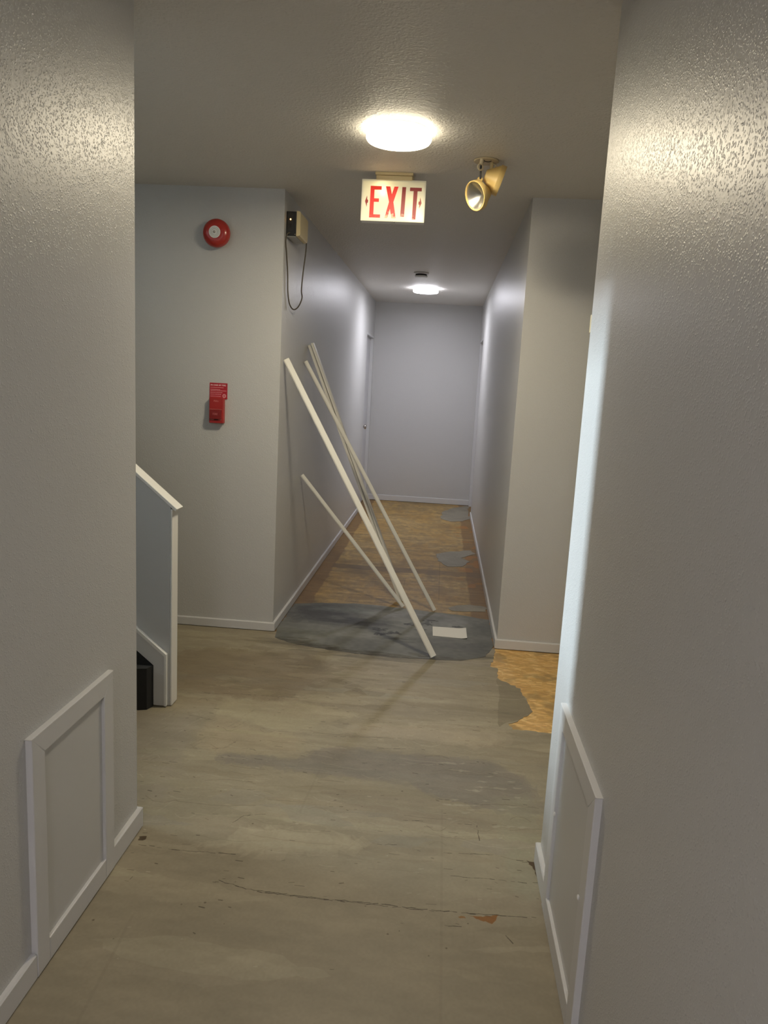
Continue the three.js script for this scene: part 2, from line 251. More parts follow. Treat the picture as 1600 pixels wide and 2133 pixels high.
const wetTex = (() => {                        // fresh levelling compound: dark grey with blotches, footmarks and an olive rim
  const n = 1024, X0 = -1.0, Z0 = -4.9, S = 1.5, cv = document.createElement('canvas'); cv.width = cv.height = n; const c = cv.getContext('2d'), r = rng(9);
  const P = (x, z) => [(x - X0) / S * n, (z - Z0) / S * n];
  c.fillStyle = 'rgb(124,125,119)'; c.fillRect(0, 0, n, n);
  const blot = (x, z, w, h, f, a, k) => { c.globalAlpha = a; c.fillStyle = f; for (let i = 0; i < k; i++) { const [px, py] = P(x + (r() + r() - 1) * w, z + (r() + r() - 1) * h); c.beginPath(); c.ellipse(px, py, (0.1 + 0.35 * r()) * w / S * n, (0.1 + 0.35 * r()) * h / S * n, (r() - 0.5) * 0.5, 0, 7); c.fill(); } };
  blot(-0.7, -4.5, 0.26, 0.2, 'rgb(60,62,57)', 0.12, 70); blot(-0.42, -4.38, 0.25, 0.1, 'rgb(54,55,51)', 0.12, 50); blot(-0.15, -4.13, 0.2, 0.06, 'rgb(56,57,53)', 0.12, 40); blot(-0.75, -4.1, 0.2, 0.1, 'rgb(88,86,74)', 0.07, 50);
  blot(-0.2, -4.6, 0.3, 0.1, 'rgb(150,152,150)', 0.12, 60); blot(-0.55, -4.62, 0.25, 0.07, 'rgb(148,151,148)', 0.12, 50); blot(0.15, -4.5, 0.2, 0.15, 'rgb(142,143,140)', 0.1, 50); blot(0.15, -4.1, 0.25, 0.12, 'rgb(86,88,84)', 0.06, 60);
  for (let i = 0; i < 150; i++) { const t = r(), x = -0.85 + 1.2 * t, z = -3.98 + 0.13 * Math.min(1, t * 3) + (r() - 0.5) * 0.09; blot(x, z, 0.12, 0.03, r() < 0.65 ? 'rgb(58,54,38)' : 'rgb(96,91,72)', 0.2, 4); }
  for (const [x, z] of [[-0.28, -4.2], [-0.3, -4.28], [-0.2, -4.23], [-0.12, -4.43], [0.0, -4.52], [0.16, -4.42], [-0.02, -4.45], [-0.05, -4.33]]) blot(x, z, 0.045, 0.035, 'rgb(46,46,43)', 0.4, 18);
  const im = c.getImageData(0, 0, n, n).data, a1 = lattice(9, 14, 81), a2 = lattice(60, 60, 82);
  const t = dataTex(n, n, (u, v) => { const k = (((v * n) | 0) * n + ((u * n) | 0)) * 4, g = 0.72 + 0.3 * a1(u, v) + 0.1 * a2(u, v); return [im[k] * g, im[k + 1] * g, im[k + 2] * g]; }, true);
  t.repeat.set(1 / S, 1 / S); t.offset.set(-X0 / S, -Z0 / S); return t;
})();
const fillTex = (() => { const a1 = lattice(12, 12, 91), a2 = lattice(90, 90, 92); return dataTex(512, 512, (u, v) => { const g = 0.9 + 0.12 * a1(u, v) + 0.06 * a2(u, v); return [140 * g, 134 * g, 118 * g]; }, true); })();
const fm = {
  screed: M({ map: screedTex.color, bumpMap: screedTex.bump, bumpScale: 0.0015, roughness: 0.5, specularIntensity: 0.6 }),
  osb: M({ map: osbTex, roughness: 0.6 }),
  ply: M({ map: plyTex, roughness: 0.5, specularIntensity: 0.6 }),
  wet: M({ map: wetTex, roughness: 0.55, specularIntensity: 0.6 }),
  fill: M({ map: fillTex, roughness: 0.6 }),
};
const floor = new THREE.Group(); floor.name = 'floor'; scene.add(floor); structure(floor, 'bare hallway floor of trowelled grey screed, plywood and strand board', 'floor');
mesh('strand_board', wbox(-3.3, 2.02, -0.15, -0.002, ZH, 2.32), fm.osb, floor);
mesh('plywood_subfloor', wbox(XH - T, XR + T, -0.15, -0.002, ZF - T, ZH), fm.ply, floor);
mesh('screed', slabShape([[-3.3, 2.32], [-3.3, ZH], ...ragged(OSB_EDGE, 0.007, 0.02, 8, false), [2.02, -3.09], [2.02, 2.32]], -0.002, 0), fm.screed, floor);
mesh('dark_screed_patch', slabShape(ragged(WET, 0.006, 0.04, 12), -0.002, 0.0012), fm.wet, floor).userData.label = 'dark grey freshly levelled patch';
mesh('filler_patch', slabShape(ragged([[0.054, -8.599], [0.145, -8.987], [0.289, -9.194], [0.385, -9.32], [0.38, -8.398], [0.29, -8.179], [0.141, -8.124], [0.055, -8.275]], 0.02, 0.08, 13), -0.002, 0.0005), fm.fill, floor);
mesh('filler_patch', slabShape(ragged([[0.013, -6.443], [0.15, -6.588], [0.325, -6.684], [0.372, -6.556], [0.231, -6.359], [0.31, -6.238], [0.241, -6.044], [0.113, -6.006], [0.032, -6.189]], 0.015, 0.06, 14), -0.002, 0.0005), fm.fill, floor);
mesh('filler_patch', slabShape(ragged([[0.117, -4.835], [0.175, -4.904], [0.268, -4.941], [0.371, -4.922], [0.364, -4.802], [0.237, -4.778], [0.135, -4.774]], 0.01, 0.04, 15), -0.002, 0.0005), fm.fill, floor);

// ------------------------------------------------------------------ walls and ceiling
const ZB = 2.2;                                // wall behind the camera
wall('wall_left', [[XL - T, XL, 0, H, ZC, ZB]], 'textured grey wall nearest on the left with a low access panel');
wall('wall_right', [[XR, XR + T, 0, H, ZCR, ZB]], 'textured grey wall nearest on the right with a low access panel');
wall('wall_back', [[XL - T, XR + T, 0, H, ZB, ZB + T]], 'grey wall closing the corridor behind the viewer');
wall('wall_alarm', [[-3.2, XH, 0, H, ZH - T, ZH]], 'grey wall facing the viewer that carries the red alarm bell');
wall('wall_return', [[XR, 1.9, 0, H, ZH - T, ZH]], 'grey wall facing the viewer right of the far hallway mouth');
const DZ0 = -8.52, DZ1 = -9.3, DH = 2.02;      // door openings at the end of the hall
wall('wall_hall_left', [[XH - T, XH, 0, H, DZ0, ZH - T], [XH - T, XH, DH, H, DZ1, DZ0], [XH - T, XH, 0, H, ZF, DZ1]], 'left wall of the far hallway behind the leaning white boards');
wall('wall_hall_right', [[XR, XR + T, 0, H, DZ0, ZH - T], [XR, XR + T, DH, H, DZ1, DZ0], [XR, XR + T, 0, H, ZF, DZ1]], 'right wall of the far hallway');
wall('wall_far', [[XH - T, XR + T, 0, H, ZF - T, ZF]], 'plain grey wall at the far end of the hallway');
wall('wall_lobby_right', [[XR + T, 1.9, 0, H, ZCR, ZCR + T], [1.9, 2.02, 0, H, ZH - T, ZCR + T]], 'grey walls of the side passage to the right');
wall('wall_passage_left', [[-3.32, -3.2, 0, H, ZH - T, ZRAIL - RT]], 'grey wall closing the passage beside the stairs');
wall('wall_stairwell_near', [[-9.0, XL - T, 0, HS, ZC, ZC + T]], 'grey wall beside the stairs, behind the left corridor wall');
wall('wall_stairwell_far', [[XU, -2.95, 0, H, ZRAIL - RT, ZRAIL], [XU, XSLAB, H, HS, ZRAIL - RT, ZRAIL]], 'grey wall along the upper flight of the stairs');
wall('wall_stairwell_head', [[XSLAB, XSLAB + T, H + 0.15, HS, ZRAIL, ZC]], 'grey wall above the foot of the stairs');
const WY0 = 4.4, WY1 = 5.2, WZ0 = -3.8, WZ1 = -3.2, XW = -9.0;  // unseen upper hall, shaped to narrow the daylight reaching the right wall
wall('wall_upper_end', [[XW - T, XW, 2.3, WY0, ZU - T, ZC + T], [XW - T, XW, WY1, HS, ZU - T, ZC + T], [XW - T, XW, WY0, WY1, ZU - T, WZ0], [XW - T, XW, WY0, WY1, WZ1, ZC + T]], 'grey end wall of the unseen upper hall around its window');
wall('wall_upper_far', [[XW, XU, 2.3, HS, ZU - T, ZU], [XU, XU + T, 2.3, HS, ZU, ZRAIL - RT]], 'grey walls of the unseen upper hall beyond the stairs');
structure(mesh('floor_upper', wbox(XW, XU, 2.3, 2.47, ZU, ZC), mat.grey), 'grey floor of the unseen upper hall at the head of the stairs', 'floor');
const win = new THREE.Group(); win.name = 'window_1'; scene.add(win); structure(win, 'white framed window at the end of the unseen upper hall', 'window');
mesh('window_frame', merge([wbox(XW - 0.09, XW - 0.03, WY0, WY0 + 0.04, WZ0, WZ1), wbox(XW - 0.09, XW - 0.03, WY1 - 0.04, WY1, WZ0, WZ1), wbox(XW - 0.09, XW - 0.03, WY0, WY1, WZ0, WZ0 + 0.04), wbox(XW - 0.09, XW - 0.03, WY0, WY1, WZ1 - 0.04, WZ1)]), mat.trim, win);
mesh('pane', wbox(XW - 0.064, XW - 0.058, WY0 + 0.04, WY1 - 0.04, WZ0 + 0.04, WZ1 - 0.04), mat.glass, win);
structure(mesh('ceiling', merge([wbox(XSLAB, 2.02, H, H + 0.15, ZF - T, ZB + T), wbox(-3.32, XSLAB, H, H + 0.15, ZH - T, ZRAIL - RT)]), mat.ceiling), 'stippled grey-white ceiling with two round lamps', 'ceiling');
structure(mesh('ceiling_stairwell', wbox(XW - T, XSLAB + T, HS, HS + 0.1, ZU - T, ZC + T), mat.ceiling), 'stippled ceiling above the stairwell', 'ceiling');

// baseboards: low white strips with a chamfered top, a dark gap under them
function skirting(x0, z0, x1, z1, nx, nz, h, t = 0.012, m0 = 0, m1 = 0) {   // runs along the wall foot, n points into the room; m0, m1 mitre the ends
  const dx = x1 - x0, dz = z1 - z0, L = Math.hypot(dx, dz), ux = dx / L, uz = dz / L, y0 = 0.004, c = 0.004;
  const prof = [[0, y0], [t, y0], [t, h - c], [t - c, h], [0, h]], pos = [], idx = [];
  const pt = (k, e) => { const [d, y] = prof[k], s = e ? L + m1 * d : -m0 * d; return [x0 + ux * s + nx * d, y, z0 + uz * s + nz * d]; };
  const tri = (a, b, c2) => pos.push(...a, ...b, ...c2);
  for (let k = 0; k < 5; k++) { const j = (k + 1) % 5; tri(pt(k, 0), pt(j, 0), pt(j, 1)); tri(pt(k, 0), pt(j, 1), pt(k, 1)); }
  for (const e of [0, 1]) for (let k = 1; k < 4; k++) e ? tri(pt(0, 1), pt(k, 1), pt(k + 1, 1)) : tri(pt(0, 0), pt(k + 1, 0), pt(k, 0));
  const g = new THREE.BufferGeometry(); g.setAttribute('position', new THREE.Float32BufferAttribute(pos, 3)); g.computeVertexNormals(); g.setAttribute('uv', new THREE.Float32BufferAttribute(new Float32Array(pos.length / 3 * 2), 2)); return g;
}
function baseboard(side, gs, label) { return structure(mesh('baseboard_' + side, merge(gs), mat.trim), label, 'baseboard'); }
baseboard('left', [skirting(XL, -1.932, XL, ZC, 1, 0, 0.07, 0.014, 0, 1), skirting(XL, ZC, XL - 0.3, ZC, 0, -1, 0.07, 0.014, 1, 0), skirting(XL, ZB, XL, -1.508, 1, 0, 0.068, 0.014)], 'white baseboard along the nearest left wall');
baseboard('right', [skirting(XR, ZCR, XR, -1.955, -1, 0, 0.072, 0.014, 1, 0), skirting(XR + 0.6, ZCR, XR, ZCR, 0, -1, 0.072, 0.014, 0, 1), skirting(XR, -1.478, XR, ZB, -1, 0, 0.07, 0.014)], 'white baseboard along the nearest right wall');
baseboard('alarm', [skirting(-3.2, ZH, XH, ZH, 0, 1, 0.052, 0.012, 0, 1), skirting(XH, ZH, XH, DZ0, 1, 0, 0.055, 0.012, 1, 0)], 'white baseboard under the alarm bell, turning into the far hallway');
baseboard('return', [skirting(XR, ZH, 1.9, ZH, 0, 1, 0.056, 0.012, 1, 0), skirting(XR, DZ0, XR, ZH, -1, 0, 0.055, 0.012, 0, 1)], 'white baseboard round the right corner of the far hallway');
baseboard('far', [skirting(XH, ZF, XR, ZF, 0, 1, 0.07, 0.012)], 'white baseboard under the far end wall');

// doors in the far hall
function hallDoor(name, x, s, label, knob) {         // s = direction out of the hall
  const d = new THREE.Group(); d.name = name; scene.add(d); structure(d, label, 'door');
  const a = x + s * 0.036, b = x + s * 0.076;
  mesh('leaf', wbox(Math.min(a, b), Math.max(a, b), 0.008, DH - 0.025, DZ1 + 0.028, DZ0 - 0.028), mat.door, d);
  const j0 = Math.min(x, x + s * T), j1 = Math.max(x, x + s * T);
  mesh('frame', merge([wbox(j0, j1, -0.002, DH, DZ1, DZ1 + 0.025), wbox(j0, j1, -0.002, DH, DZ0 - 0.025, DZ0), wbox(j0, j1, DH - 0.022, DH, DZ1 + 0.025, DZ0 - 0.025)]), mat.trim, d);
  if (!knob) return;
  const kn = new THREE.LatheGeometry([[0, 0], [0.03, 0], [0.03, 0.006], [0.012, 0.01], [0.011, 0.03], [0.024, 0.038], [0.028, 0.052], [0.022, 0.064], [0, 0.068]].map((q) => new THREE.Vector2(...q)), 24);
  kn.rotateZ(s * Math.PI / 2); kn.translate(a, 0.955, DZ0 - 0.11); mesh('door_knob', kn, mat.chrome, d);
  const db = cyl(0.022, 0.026, 0.012, 20); db.rotateZ(Math.PI / 2); db.translate(a - s * 0.006, 1.09, DZ0 - 0.1); mesh('deadbolt', db, mat.chrome, d);
  const kp = rbox(0.004, 0.05, 0.022, 0.0015, a - s * 0.002, 0.86, DZ0 - 0.1); mesh('latch_guard', kp, mat.grey, d);
}
hallDoor('door_1', XH, -1, 'white recessed door with chrome knob at the far end, left side', true);
hallDoor('door_2', XR, 1, 'white recessed door seen edge-on at the far end, right side');

// ------------------------------------------------------------------ stairs and half wall
{
  const hw = thing('stair_half_wall', 'blue-grey half wall with sloping white cap beside the dark stairs', 'half wall', [-1.122, 0, ZRAIL]);
  const sl = 0.83, xe = -1.122, yc = 0.893;                     // slope of the flight, end of the wall, height of the wall under the cap at its end
  const X = (x) => x - xe;
  const far = -2.95, body = new THREE.Shape([[X(xe), 0.003], [X(xe), yc], [X(far), yc + (xe - far) * sl], [X(far), 0.003]].map((q) => new THREE.Vector2(...q)));
  const bg = new THREE.ExtrudeGeometry(body, { depth: RT, bevelEnabled: false }); bg.translate(0, 0, -RT); mesh('wall_panel', wuv(bg), mat.smooth, hw);
  // white end board
  mesh('end_board', rbox(0.008, yc - 0.012, RT + 0.004, 0.003, 0.005, (yc - 0.012) / 2 + 0.003, -RT / 2), mat.white, hw);
  // sloping cap, cut plumb at its lower end
  const ct = 0.012, ov = 0.022, cap = new THREE.Shape([[X(xe) + ov, yc - ov * sl + 0.004], [X(xe) + ov + 0.006, yc - ov * sl + 0.012], [X(far), yc + 0.004 + (xe - far) * sl + ct], [X(far), yc + 0.004 + (xe - far) * sl]].map((q) => new THREE.Vector2(...q)));
  const cg = new THREE.ExtrudeGeometry(cap, { depth: RT + 0.004, bevelEnabled: true, bevelSize: 0.002, bevelThickness: 0.002, bevelSegments: 1 }); cg.translate(0, 0, -RT - 0.002); mesh('cap', cg, mat.white, hw);
  // skirt board on the stair side with its moulding bead
  const sk = new THREE.Shape([[X(-1.141), 0.006], [X(-1.141), 0.235], [X(-2.9), 0.235 + (2.9 - 1.141) * sl], [X(-2.9), 0.19 + (2.9 - 1.191) * sl], [X(-1.191), 0.19], [X(-1.191), 0.006]].map((q) => new THREE.Vector2(...q)));
  const sg = new THREE.ExtrudeGeometry(sk, { depth: 0.014, bevelEnabled: false }); mesh('skirt_board', sg, mat.trim, hw);
  const bd = new THREE.Shape([[X(-1.132), 0.006], [X(-1.132), 0.244], [X(-2.9), 0.244 + (2.9 - 1.132) * sl], [X(-2.9), 0.235 + (2.9 - 1.141) * sl], [X(-1.141), 0.235], [X(-1.141), 0.006]].map((q) => new THREE.Vector2(...q)));
  const beg = new THREE.ExtrudeGeometry(bd, { depth: 0.02, bevelEnabled: false }); mesh('bead', beg, mat.white, hw);
}
{
  const st = thing('staircase', 'black carpeted stairs rising to the left behind the corner', 'stairs', [-1.19, 0, -2.58]);
  const rise = 0.19, run = 0.229, z0 = ZRAIL + 0.021, z1 = ZC - 0.016;
  for (let k = 0; k < 13; k++) {
    const x1 = -1.192 - k * run, sh = new THREE.Shape(), y0 = k ? k * rise : 0.001;
    // plan outline; the first steps sweep round towards the corner
    const sw = Math.max(0, 0.5 - 0.16 * k);
    const pts = [[x1, z0], [x1 - 0.012, z0 + 0.035], [x1 - 0.075 * Math.min(1, sw * 2), z0 + 0.055], [x1 - sw * 0.7, z0 + 0.3], [x1 - sw, z1], [x1 - run - 0.5 * (sw > 0 ? 1 : 0) - 0.02, z1], [x1 - run - 0.02 - (sw > 0 ? 0.5 : 0), z0]];
    pts.forEach(([x, z], i) => (i ? sh.lineTo(x + 1.19, -(z + 2.58)) : sh.moveTo(x + 1.19, -(z + 2.58)))); sh.closePath();
    const g = new THREE.ExtrudeGeometry(sh, { depth: rise - (k ? 0 : 0.001), bevelEnabled: false }); g.rotateX(-Math.PI / 2); g.translate(0, y0, 0);
    const sp = mesh('step', wuv(g), mat.carpet, st);
    const tg = rbox(0.13, 0.004, z1 - z0 - 0.14 - sw * 0.6, 0.0015, x1 + 1.19 - 0.115 - sw * 0.25, y0 + rise + 0.001 - (k ? 0 : 0.001), (z0 + z1) / 2 + 2.58 - 0.02); if (k) mesh('worn_tread', tg, mat.tread, sp); else mesh('worn_tread', slabShape([[-0.085, z0 + 2.605], [-0.2, z0 + 2.605], [-0.5, z1 + 2.52], [-0.44, z1 + 2.52], [-0.35, z0 + 2.88], [-0.11, z0 + 2.67]], rise, rise + 0.003), mat.tread, sp);
  }
  const sg = new THREE.Shape([[-0.003, 0.003], [-0.003, 0.185], [-1.7, 0.185 + 1.697 * 0.83], [-1.7, 0.003]].map((q) => new THREE.Vector2(...q)));
  const sgg = new THREE.ExtrudeGeometry(sg, { depth: 0.017, bevelEnabled: false }); sgg.translate(0, 0, ZRAIL + 0.001 + 2.58); mesh('stringer', sgg, mat.carpet, st);
  mesh('landing', wbox(XU + 0.002 + 1.19, -1.192 - 13 * run + 1.19, 2.3, 13 * rise, z0 + 2.58, z1 + 2.58), mat.carpet, st);
}

// ------------------------------------------------------------------ ceiling lamps
function ceilingLamp(x, z, color, label, power, f = 1) {
  const t = thing('ceiling_lamp', label, 'lamp', [x, H, z], 'round ceiling lamps along the hallway');
  const base = new THREE.LatheGeometry([[0, 0], [0.118, 0], [0.118, -0.012], [0.112, -0.014], [0, -0.014]].map((q) => new THREE.Vector2(...q)), 48); mesh('base', base, mat.white, t);
  const glow = M({ color: rgb(0.8, 0.8, 0.78), roughness: 0.5, emissive: color, emissiveIntensity: LAMP_GLOW * f });
  const dif = new THREE.LatheGeometry([[0, -0.0145], [0.126, -0.0145], [0.129, -0.018], [0.129, -0.036], [0.124, -0.043], [0.1, -0.0465], [0, -0.048]].map((q) => new THREE.Vector2(...q)), 64); mesh('diffuser', dif, glow, t);
  const l = new THREE.RectAreaLight(color, power, 0.2, 0.2); l.position.set(x, H - 0.05, z); l.lookAt(x, 0, z); scene.add(l);
  return t;
}
ceilingLamp(-0.246, -3.135, LAMP_WARM, 'warm glowing round ceiling lamp just before the exit sign', LAMP_POWER);
ceilingLamp(-0.25, 1.55, LAMP_NEAR, 'round ceiling lamp behind the viewer', LAMP_POWER * 1.0, 5);
ceilingLamp(-0.262, -7.89, LAMP_COOL, 'cool white round ceiling lamp deep in the far hallway', LAMP_POWER * 0.85, 1.5);

// smoke detector
{
  const t = thing('smoke_detector', 'small white smoke detector on the ceiling before the far lamp', 'smoke detector', [-0.276, H, -6.85]);
  mesh('base', new THREE.LatheGeometry([[0, 0], [0.066, 0], [0.066, -0.01], [0.058, -0.014], [0, -0.014]].map((q) => new THREE.Vector2(...q)), 32), mat.white, t);
  mesh('vent_ring', new THREE.LatheGeometry([[0, -0.0145], [0.05, -0.0145], [0.05, -0.026], [0, -0.026]].map((q) => new THREE.Vector2(...q)), 32), mat.dark, t);
  mesh('cover', new THREE.LatheGeometry([[0, -0.0265], [0.055, -0.0265], [0.055, -0.036], [0.046, -0.042], [0, -0.043]].map((q) => new THREE.Vector2(...q)), 32), mat.white, t);
}

// ------------------------------------------------------------------ exit sign
{
  const W = 0.302, SH = 0.186, D = 0.055, t = thing('exit_sign', 'white EXIT sign with red letters hanging under the ceiling', 'sign', [-0.305, H, -3.74]);
  const top = -0.033, cy = top - SH / 2, zf = 0;           // front face at z = 0, housing behind it
  const cn = mesh('canopy', merge([rbox(0.18, 0.013, 0.1, 0.002, 0, -0.0065, -0.035), rbox(0.172, 0.02, 0.085, 0.002, 0, -0.0235, -0.035)]), mat.cream, t);
  const face = M({ color: rgb(0.82, 0.8, 0.7), roughness: 0.6, transmission: 0.35, thickness: 0, emissive: rgb(1, 0.92, 0.72), emissiveIntensity: 0.06 });
  // hollow housing: four sides and a back
  mesh('housing', merge([wbox(-W / 2, W / 2, top - 0.004, top, -D, zf), wbox(-W / 2, W / 2, top - SH, top - SH + 0.004, -D, zf), wbox(-W / 2, -W / 2 + 0.004, top - SH + 0.004, top - 0.004, -D, zf), wbox(W / 2 - 0.004, W / 2, top - SH + 0.004, top - 0.004, -D, zf), wbox(-W / 2 + 0.004, W / 2 - 0.004, top - SH + 0.004, top - 0.004, -D, -D + 0.004)]), mat.white, t);
  mesh('face', rbox(W + 0.004, SH + 0.003, 0.004, 0.0015, 0, cy, zf + 0.002), face, t);
  const nz = lattice(40, 60, 95), n2 = lattice(9, 5, 96);
  const wornTex = (x0, x1, amount) => { const tx = dataTex(128, 256, (u, v) => { const w = amount * sstep(0.42, 0.62, 0.3 * nz(u, v) + 0.14 * n2(u, v) + 1.5 * (0.33 - v)); return [186 + 44 * w, 22 + 180 * w, 24 + 145 * w]; }, true); tx.wrapS = tx.wrapT = THREE.ClampToEdgeWrapping; return tx; };
  const Y = (v) => top - v * SH, Xp = (u) => -W / 2 + u * W;   // u, v in 0..1 of the face
  const letters = {
    E: [[0.135, 0.155], [0.31, 0.155], [0.31, 0.245], [0.198, 0.245], [0.198, 0.455], [0.275, 0.455], [0.275, 0.54], [0.196, 0.54], [0.196, 0.845], [0.305, 0.845], [0.305, 0.925], [0.13, 0.925]],
    X: [[0.375, 0.155], [0.445, 0.155], [0.475, 0.345], [0.51, 0.155], [0.575, 0.155], [0.505, 0.53], [0.555, 0.925], [0.485, 0.925], [0.455, 0.7], [0.42, 0.925], [0.375, 0.925], [0.435, 0.53]],
    I: [[0.635, 0.16], [0.695, 0.16], [0.685, 0.88], [0.622, 0.88]],
    T: [[0.757, 0.165], [0.942, 0.165], [0.942, 0.25], [0.878, 0.25], [0.868, 0.94], [0.81, 0.94], [0.815, 0.25], [0.757, 0.25]],
  };
  const arrowL = [[0.055, 0.53], [0.085, 0.39], [0.088, 0.49], [0.103, 0.495], [0.103, 0.565], [0.088, 0.57], [0.083, 0.67]], arrowR = [[0.95, 0.535], [0.925, 0.395], [0.92, 0.495], [0.902, 0.5], [0.902, 0.57], [0.918, 0.575], [0.914, 0.675]];
  const flat = (pts) => { const s = new THREE.Shape(pts.map(([u, v]) => new THREE.Vector2(Xp(u), Y(v)))), g = new THREE.ExtrudeGeometry(s, { depth: 0.0008, bevelEnabled: false }); g.translate(0, 0, zf + 0.0041); const p = g.attributes.position, uv = g.attributes.uv; for (let i = 0; i < p.count; i++) uv.setXY(i, (p.getX(i) + W / 2) / W, 1 - (top - p.getY(i)) / SH); return g; };
  const worn = { E: 0.25, X: 0.95, I: 0.9, T: 0.65 };
  for (const k of 'EXIT') { const lit = k === 'E' || k === 'X'; mesh('letter', flat(letters[k]), M({ map: wornTex(0, 1, worn[k]), color: lit ? rgb(1, 1, 1) : rgb(0.72, 0.6, 0.62), roughness: 0.5, transmission: 0.3, thickness: 0, emissive: rgb(1, 0.05, 0.02), emissiveIntensity: lit ? 0.45 : 0.02 }), t).userData.label = 'red letter ' + k; }
  for (const a of [arrowL, arrowR]) mesh('arrow', flat(a), M({ color: rgb(0.35, 0.03, 0.03), roughness: 0.5 }), t);
  mesh('latch', rbox(0.008, 0.004, 0.006, 0.001, 0.01, top - SH - 0.003, -0.006), mat.black, t);
  for (const [x, y, i] of [[-0.055, top - 0.045, 0.03], [0.105, top - SH + 0.03, 0.022]]) { const b = new THREE.PointLight(rgb(1, 0.85, 0.55), i, 2); b.position.set(-0.305 + x, H + y, -3.74 - 0.028); b.castShadow = true; b.shadow.radius = 0.3; scene.add(b); }
}

// ------------------------------------------------------------------ emergency light with two heads
{
  const t = thing('emergency_light', 'yellowed twin-head emergency light on the ceiling right of the exit sign', 'emergency light', [0.115, H, -3.5]);
  const at = (x, y, z) => new THREE.Vector3(x - 0.115, y - H, z + 3.5);
  mesh('mounting_plate', new THREE.LatheGeometry([[0, 0], [0.055, 0], [0.055, -0.004], [0.05, -0.007], [0, -0.009]].map((q) => new THREE.Vector2(...q)), 40), mat.beige, t);
  mesh('screw', new THREE.SphereGeometry(0.003, 8, 6).translate(-0.012, -0.009, 0.012), mat.dark, t);
  const tube = (a, b, r, m, name, parent, r2) => { const d = b.clone().sub(a), g = cyl(r2 ?? r, r, d.length(), 20); g.applyQuaternion(new THREE.Quaternion().setFromUnitVectors(new THREE.Vector3(0, 1, 0), d.clone().normalize())); g.translate(...a.clone().add(b).multiplyScalar(0.5).toArray()); return mesh(name, g, m, parent); };
  function head(back, dir, len) {              // cone from its small back end to the lens
    const q = new THREE.Quaternion().setFromUnitVectors(new THREE.Vector3(0, 1, 0), dir.clone().normalize());
    const sh = new THREE.LatheGeometry([[0, 0], [0.021, 0], [0.024, 0.002], [0.06, len - 0.024], [0.064, len - 0.022], [0.064, len], [0.0585, len], [0.0585, len - 0.008], [0.05, len - 0.024], [0.03, len - 0.05], [0, len - 0.056]].map((p) => new THREE.Vector2(...p)), 40);
    const lens = new THREE.LatheGeometry([[0.0575, len - 0.0055], [0.045, len - 0.002], [0.025, len + 0.0005], [0, len + 0.001]].map((p) => new THREE.Vector2(...p)), 40);
    const refl = new THREE.LatheGeometry([[0.0001, len - 0.042], [0.012, len - 0.04], [0.03, len - 0.031], [0.047, len - 0.017], [0.0575, len - 0.0065]].map((p) => new THREE.Vector2(...p)), 40);
    for (const g of [sh, lens, refl]) { g.applyQuaternion(q); g.translate(...back.toArray()); }
    const h = mesh('lamp_head', sh, mat.yellow, t); mesh('reflector', refl, mat.mirror, h); mesh('lens', lens, mat.glass, h); return h;
  }
  const dA = new THREE.Vector3(-0.74, -0.36, 0.57).normalize(), cA = at(0.074, 2.284, -3.47), lenA = 0.078;
  head(cA.clone().addScaledVector(dA, -lenA), dA, lenA);
  const dB = new THREE.Vector3(0.95, -0.3, -0.06).normalize(); head(at(0.113, 2.38, -3.5), dB, 0.078);
  // swivel necks
  tube(at(0.095, 2.433, -3.46), at(0.092, 2.412, -3.46), 0.009, mat.beige, 'neck', t);
  const ring = new THREE.TorusGeometry(0.012, 0.004, 10, 24); ring.rotateY(0.5); ring.translate(...at(0.09, 2.402, -3.46).toArray()); mesh('swivel', ring, mat.beige, t);
  const lug = cyl(0.012, 0.012, 0.014, 20); lug.rotateX(Math.PI / 2 - 0.4); lug.translate(...at(0.092, 2.352, -3.475).toArray()); mesh('lug', lug, mat.yellow, t);
  tube(at(0.092, 2.41, -3.462), at(0.093, 2.352, -3.472), 0.004, mat.black, 'wire', t);
  tube(at(0.14, 2.434, -3.5), at(0.139, 2.38, -3.5), 0.0085, mat.cream, 'neck', t, 0.007);
  const k2 = new THREE.TorusGeometry(0.009, 0.004, 10, 20); k2.translate(...at(0.15, 2.415, -3.498).toArray()); mesh('swivel', k2, mat.beige, t);
  const wc = new THREE.CatmullRomCurve3([at(0.1, 2.431, -3.458), at(0.108, 2.424, -3.455), at(0.125, 2.424, -3.46), at(0.135, 2.43, -3.47)]); mesh('wire', new THREE.TubeGeometry(wc, 12, 0.0018, 6), mat.black, t);
}

// ------------------------------------------------------------------ alarm bell
{
  const t = thing('alarm_bell', 'round red fire alarm bell high on the left facing wall', 'alarm bell', [-1.266, 2.197, ZH]);
  const lt = (pts, seg = 48) => { const g = new THREE.LatheGeometry(pts.map((q) => new THREE.Vector2(...q)), seg); g.rotateX(Math.PI / 2); return g; };
  mesh('back_box', lt([[0, 0], [0.045, 0], [0.045, 0.028], [0, 0.028]]), mat.redDark, t);
  mesh('gong', lt([[0, 0.029], [0.066, 0.029], [0.072, 0.026], [0.074, 0.03], [0.0735, 0.04], [0.069, 0.052], [0.059, 0.062], [0.044, 0.068], [0.034, 0.069], [0, 0.069]]), mat.red, t);
  const disc = lt([[0, 0.0695], [0.031, 0.0695], [0.031, 0.0715], [0, 0.0715]]); mesh('centre_label', disc, mat.white, t);
  const rings = merge([0.024, 0.017].map((r) => { const g = new THREE.TorusGeometry(r, 0.0009, 6, 36); g.translate(0, 0, 0.0717); return g; })); mesh('label_print', rings, mat.grey, t);
  mesh('nut', lt([[0, 0.072], [0.006, 0.072], [0.006, 0.077], [0, 0.078]], 6), mat.chrome, t);
}

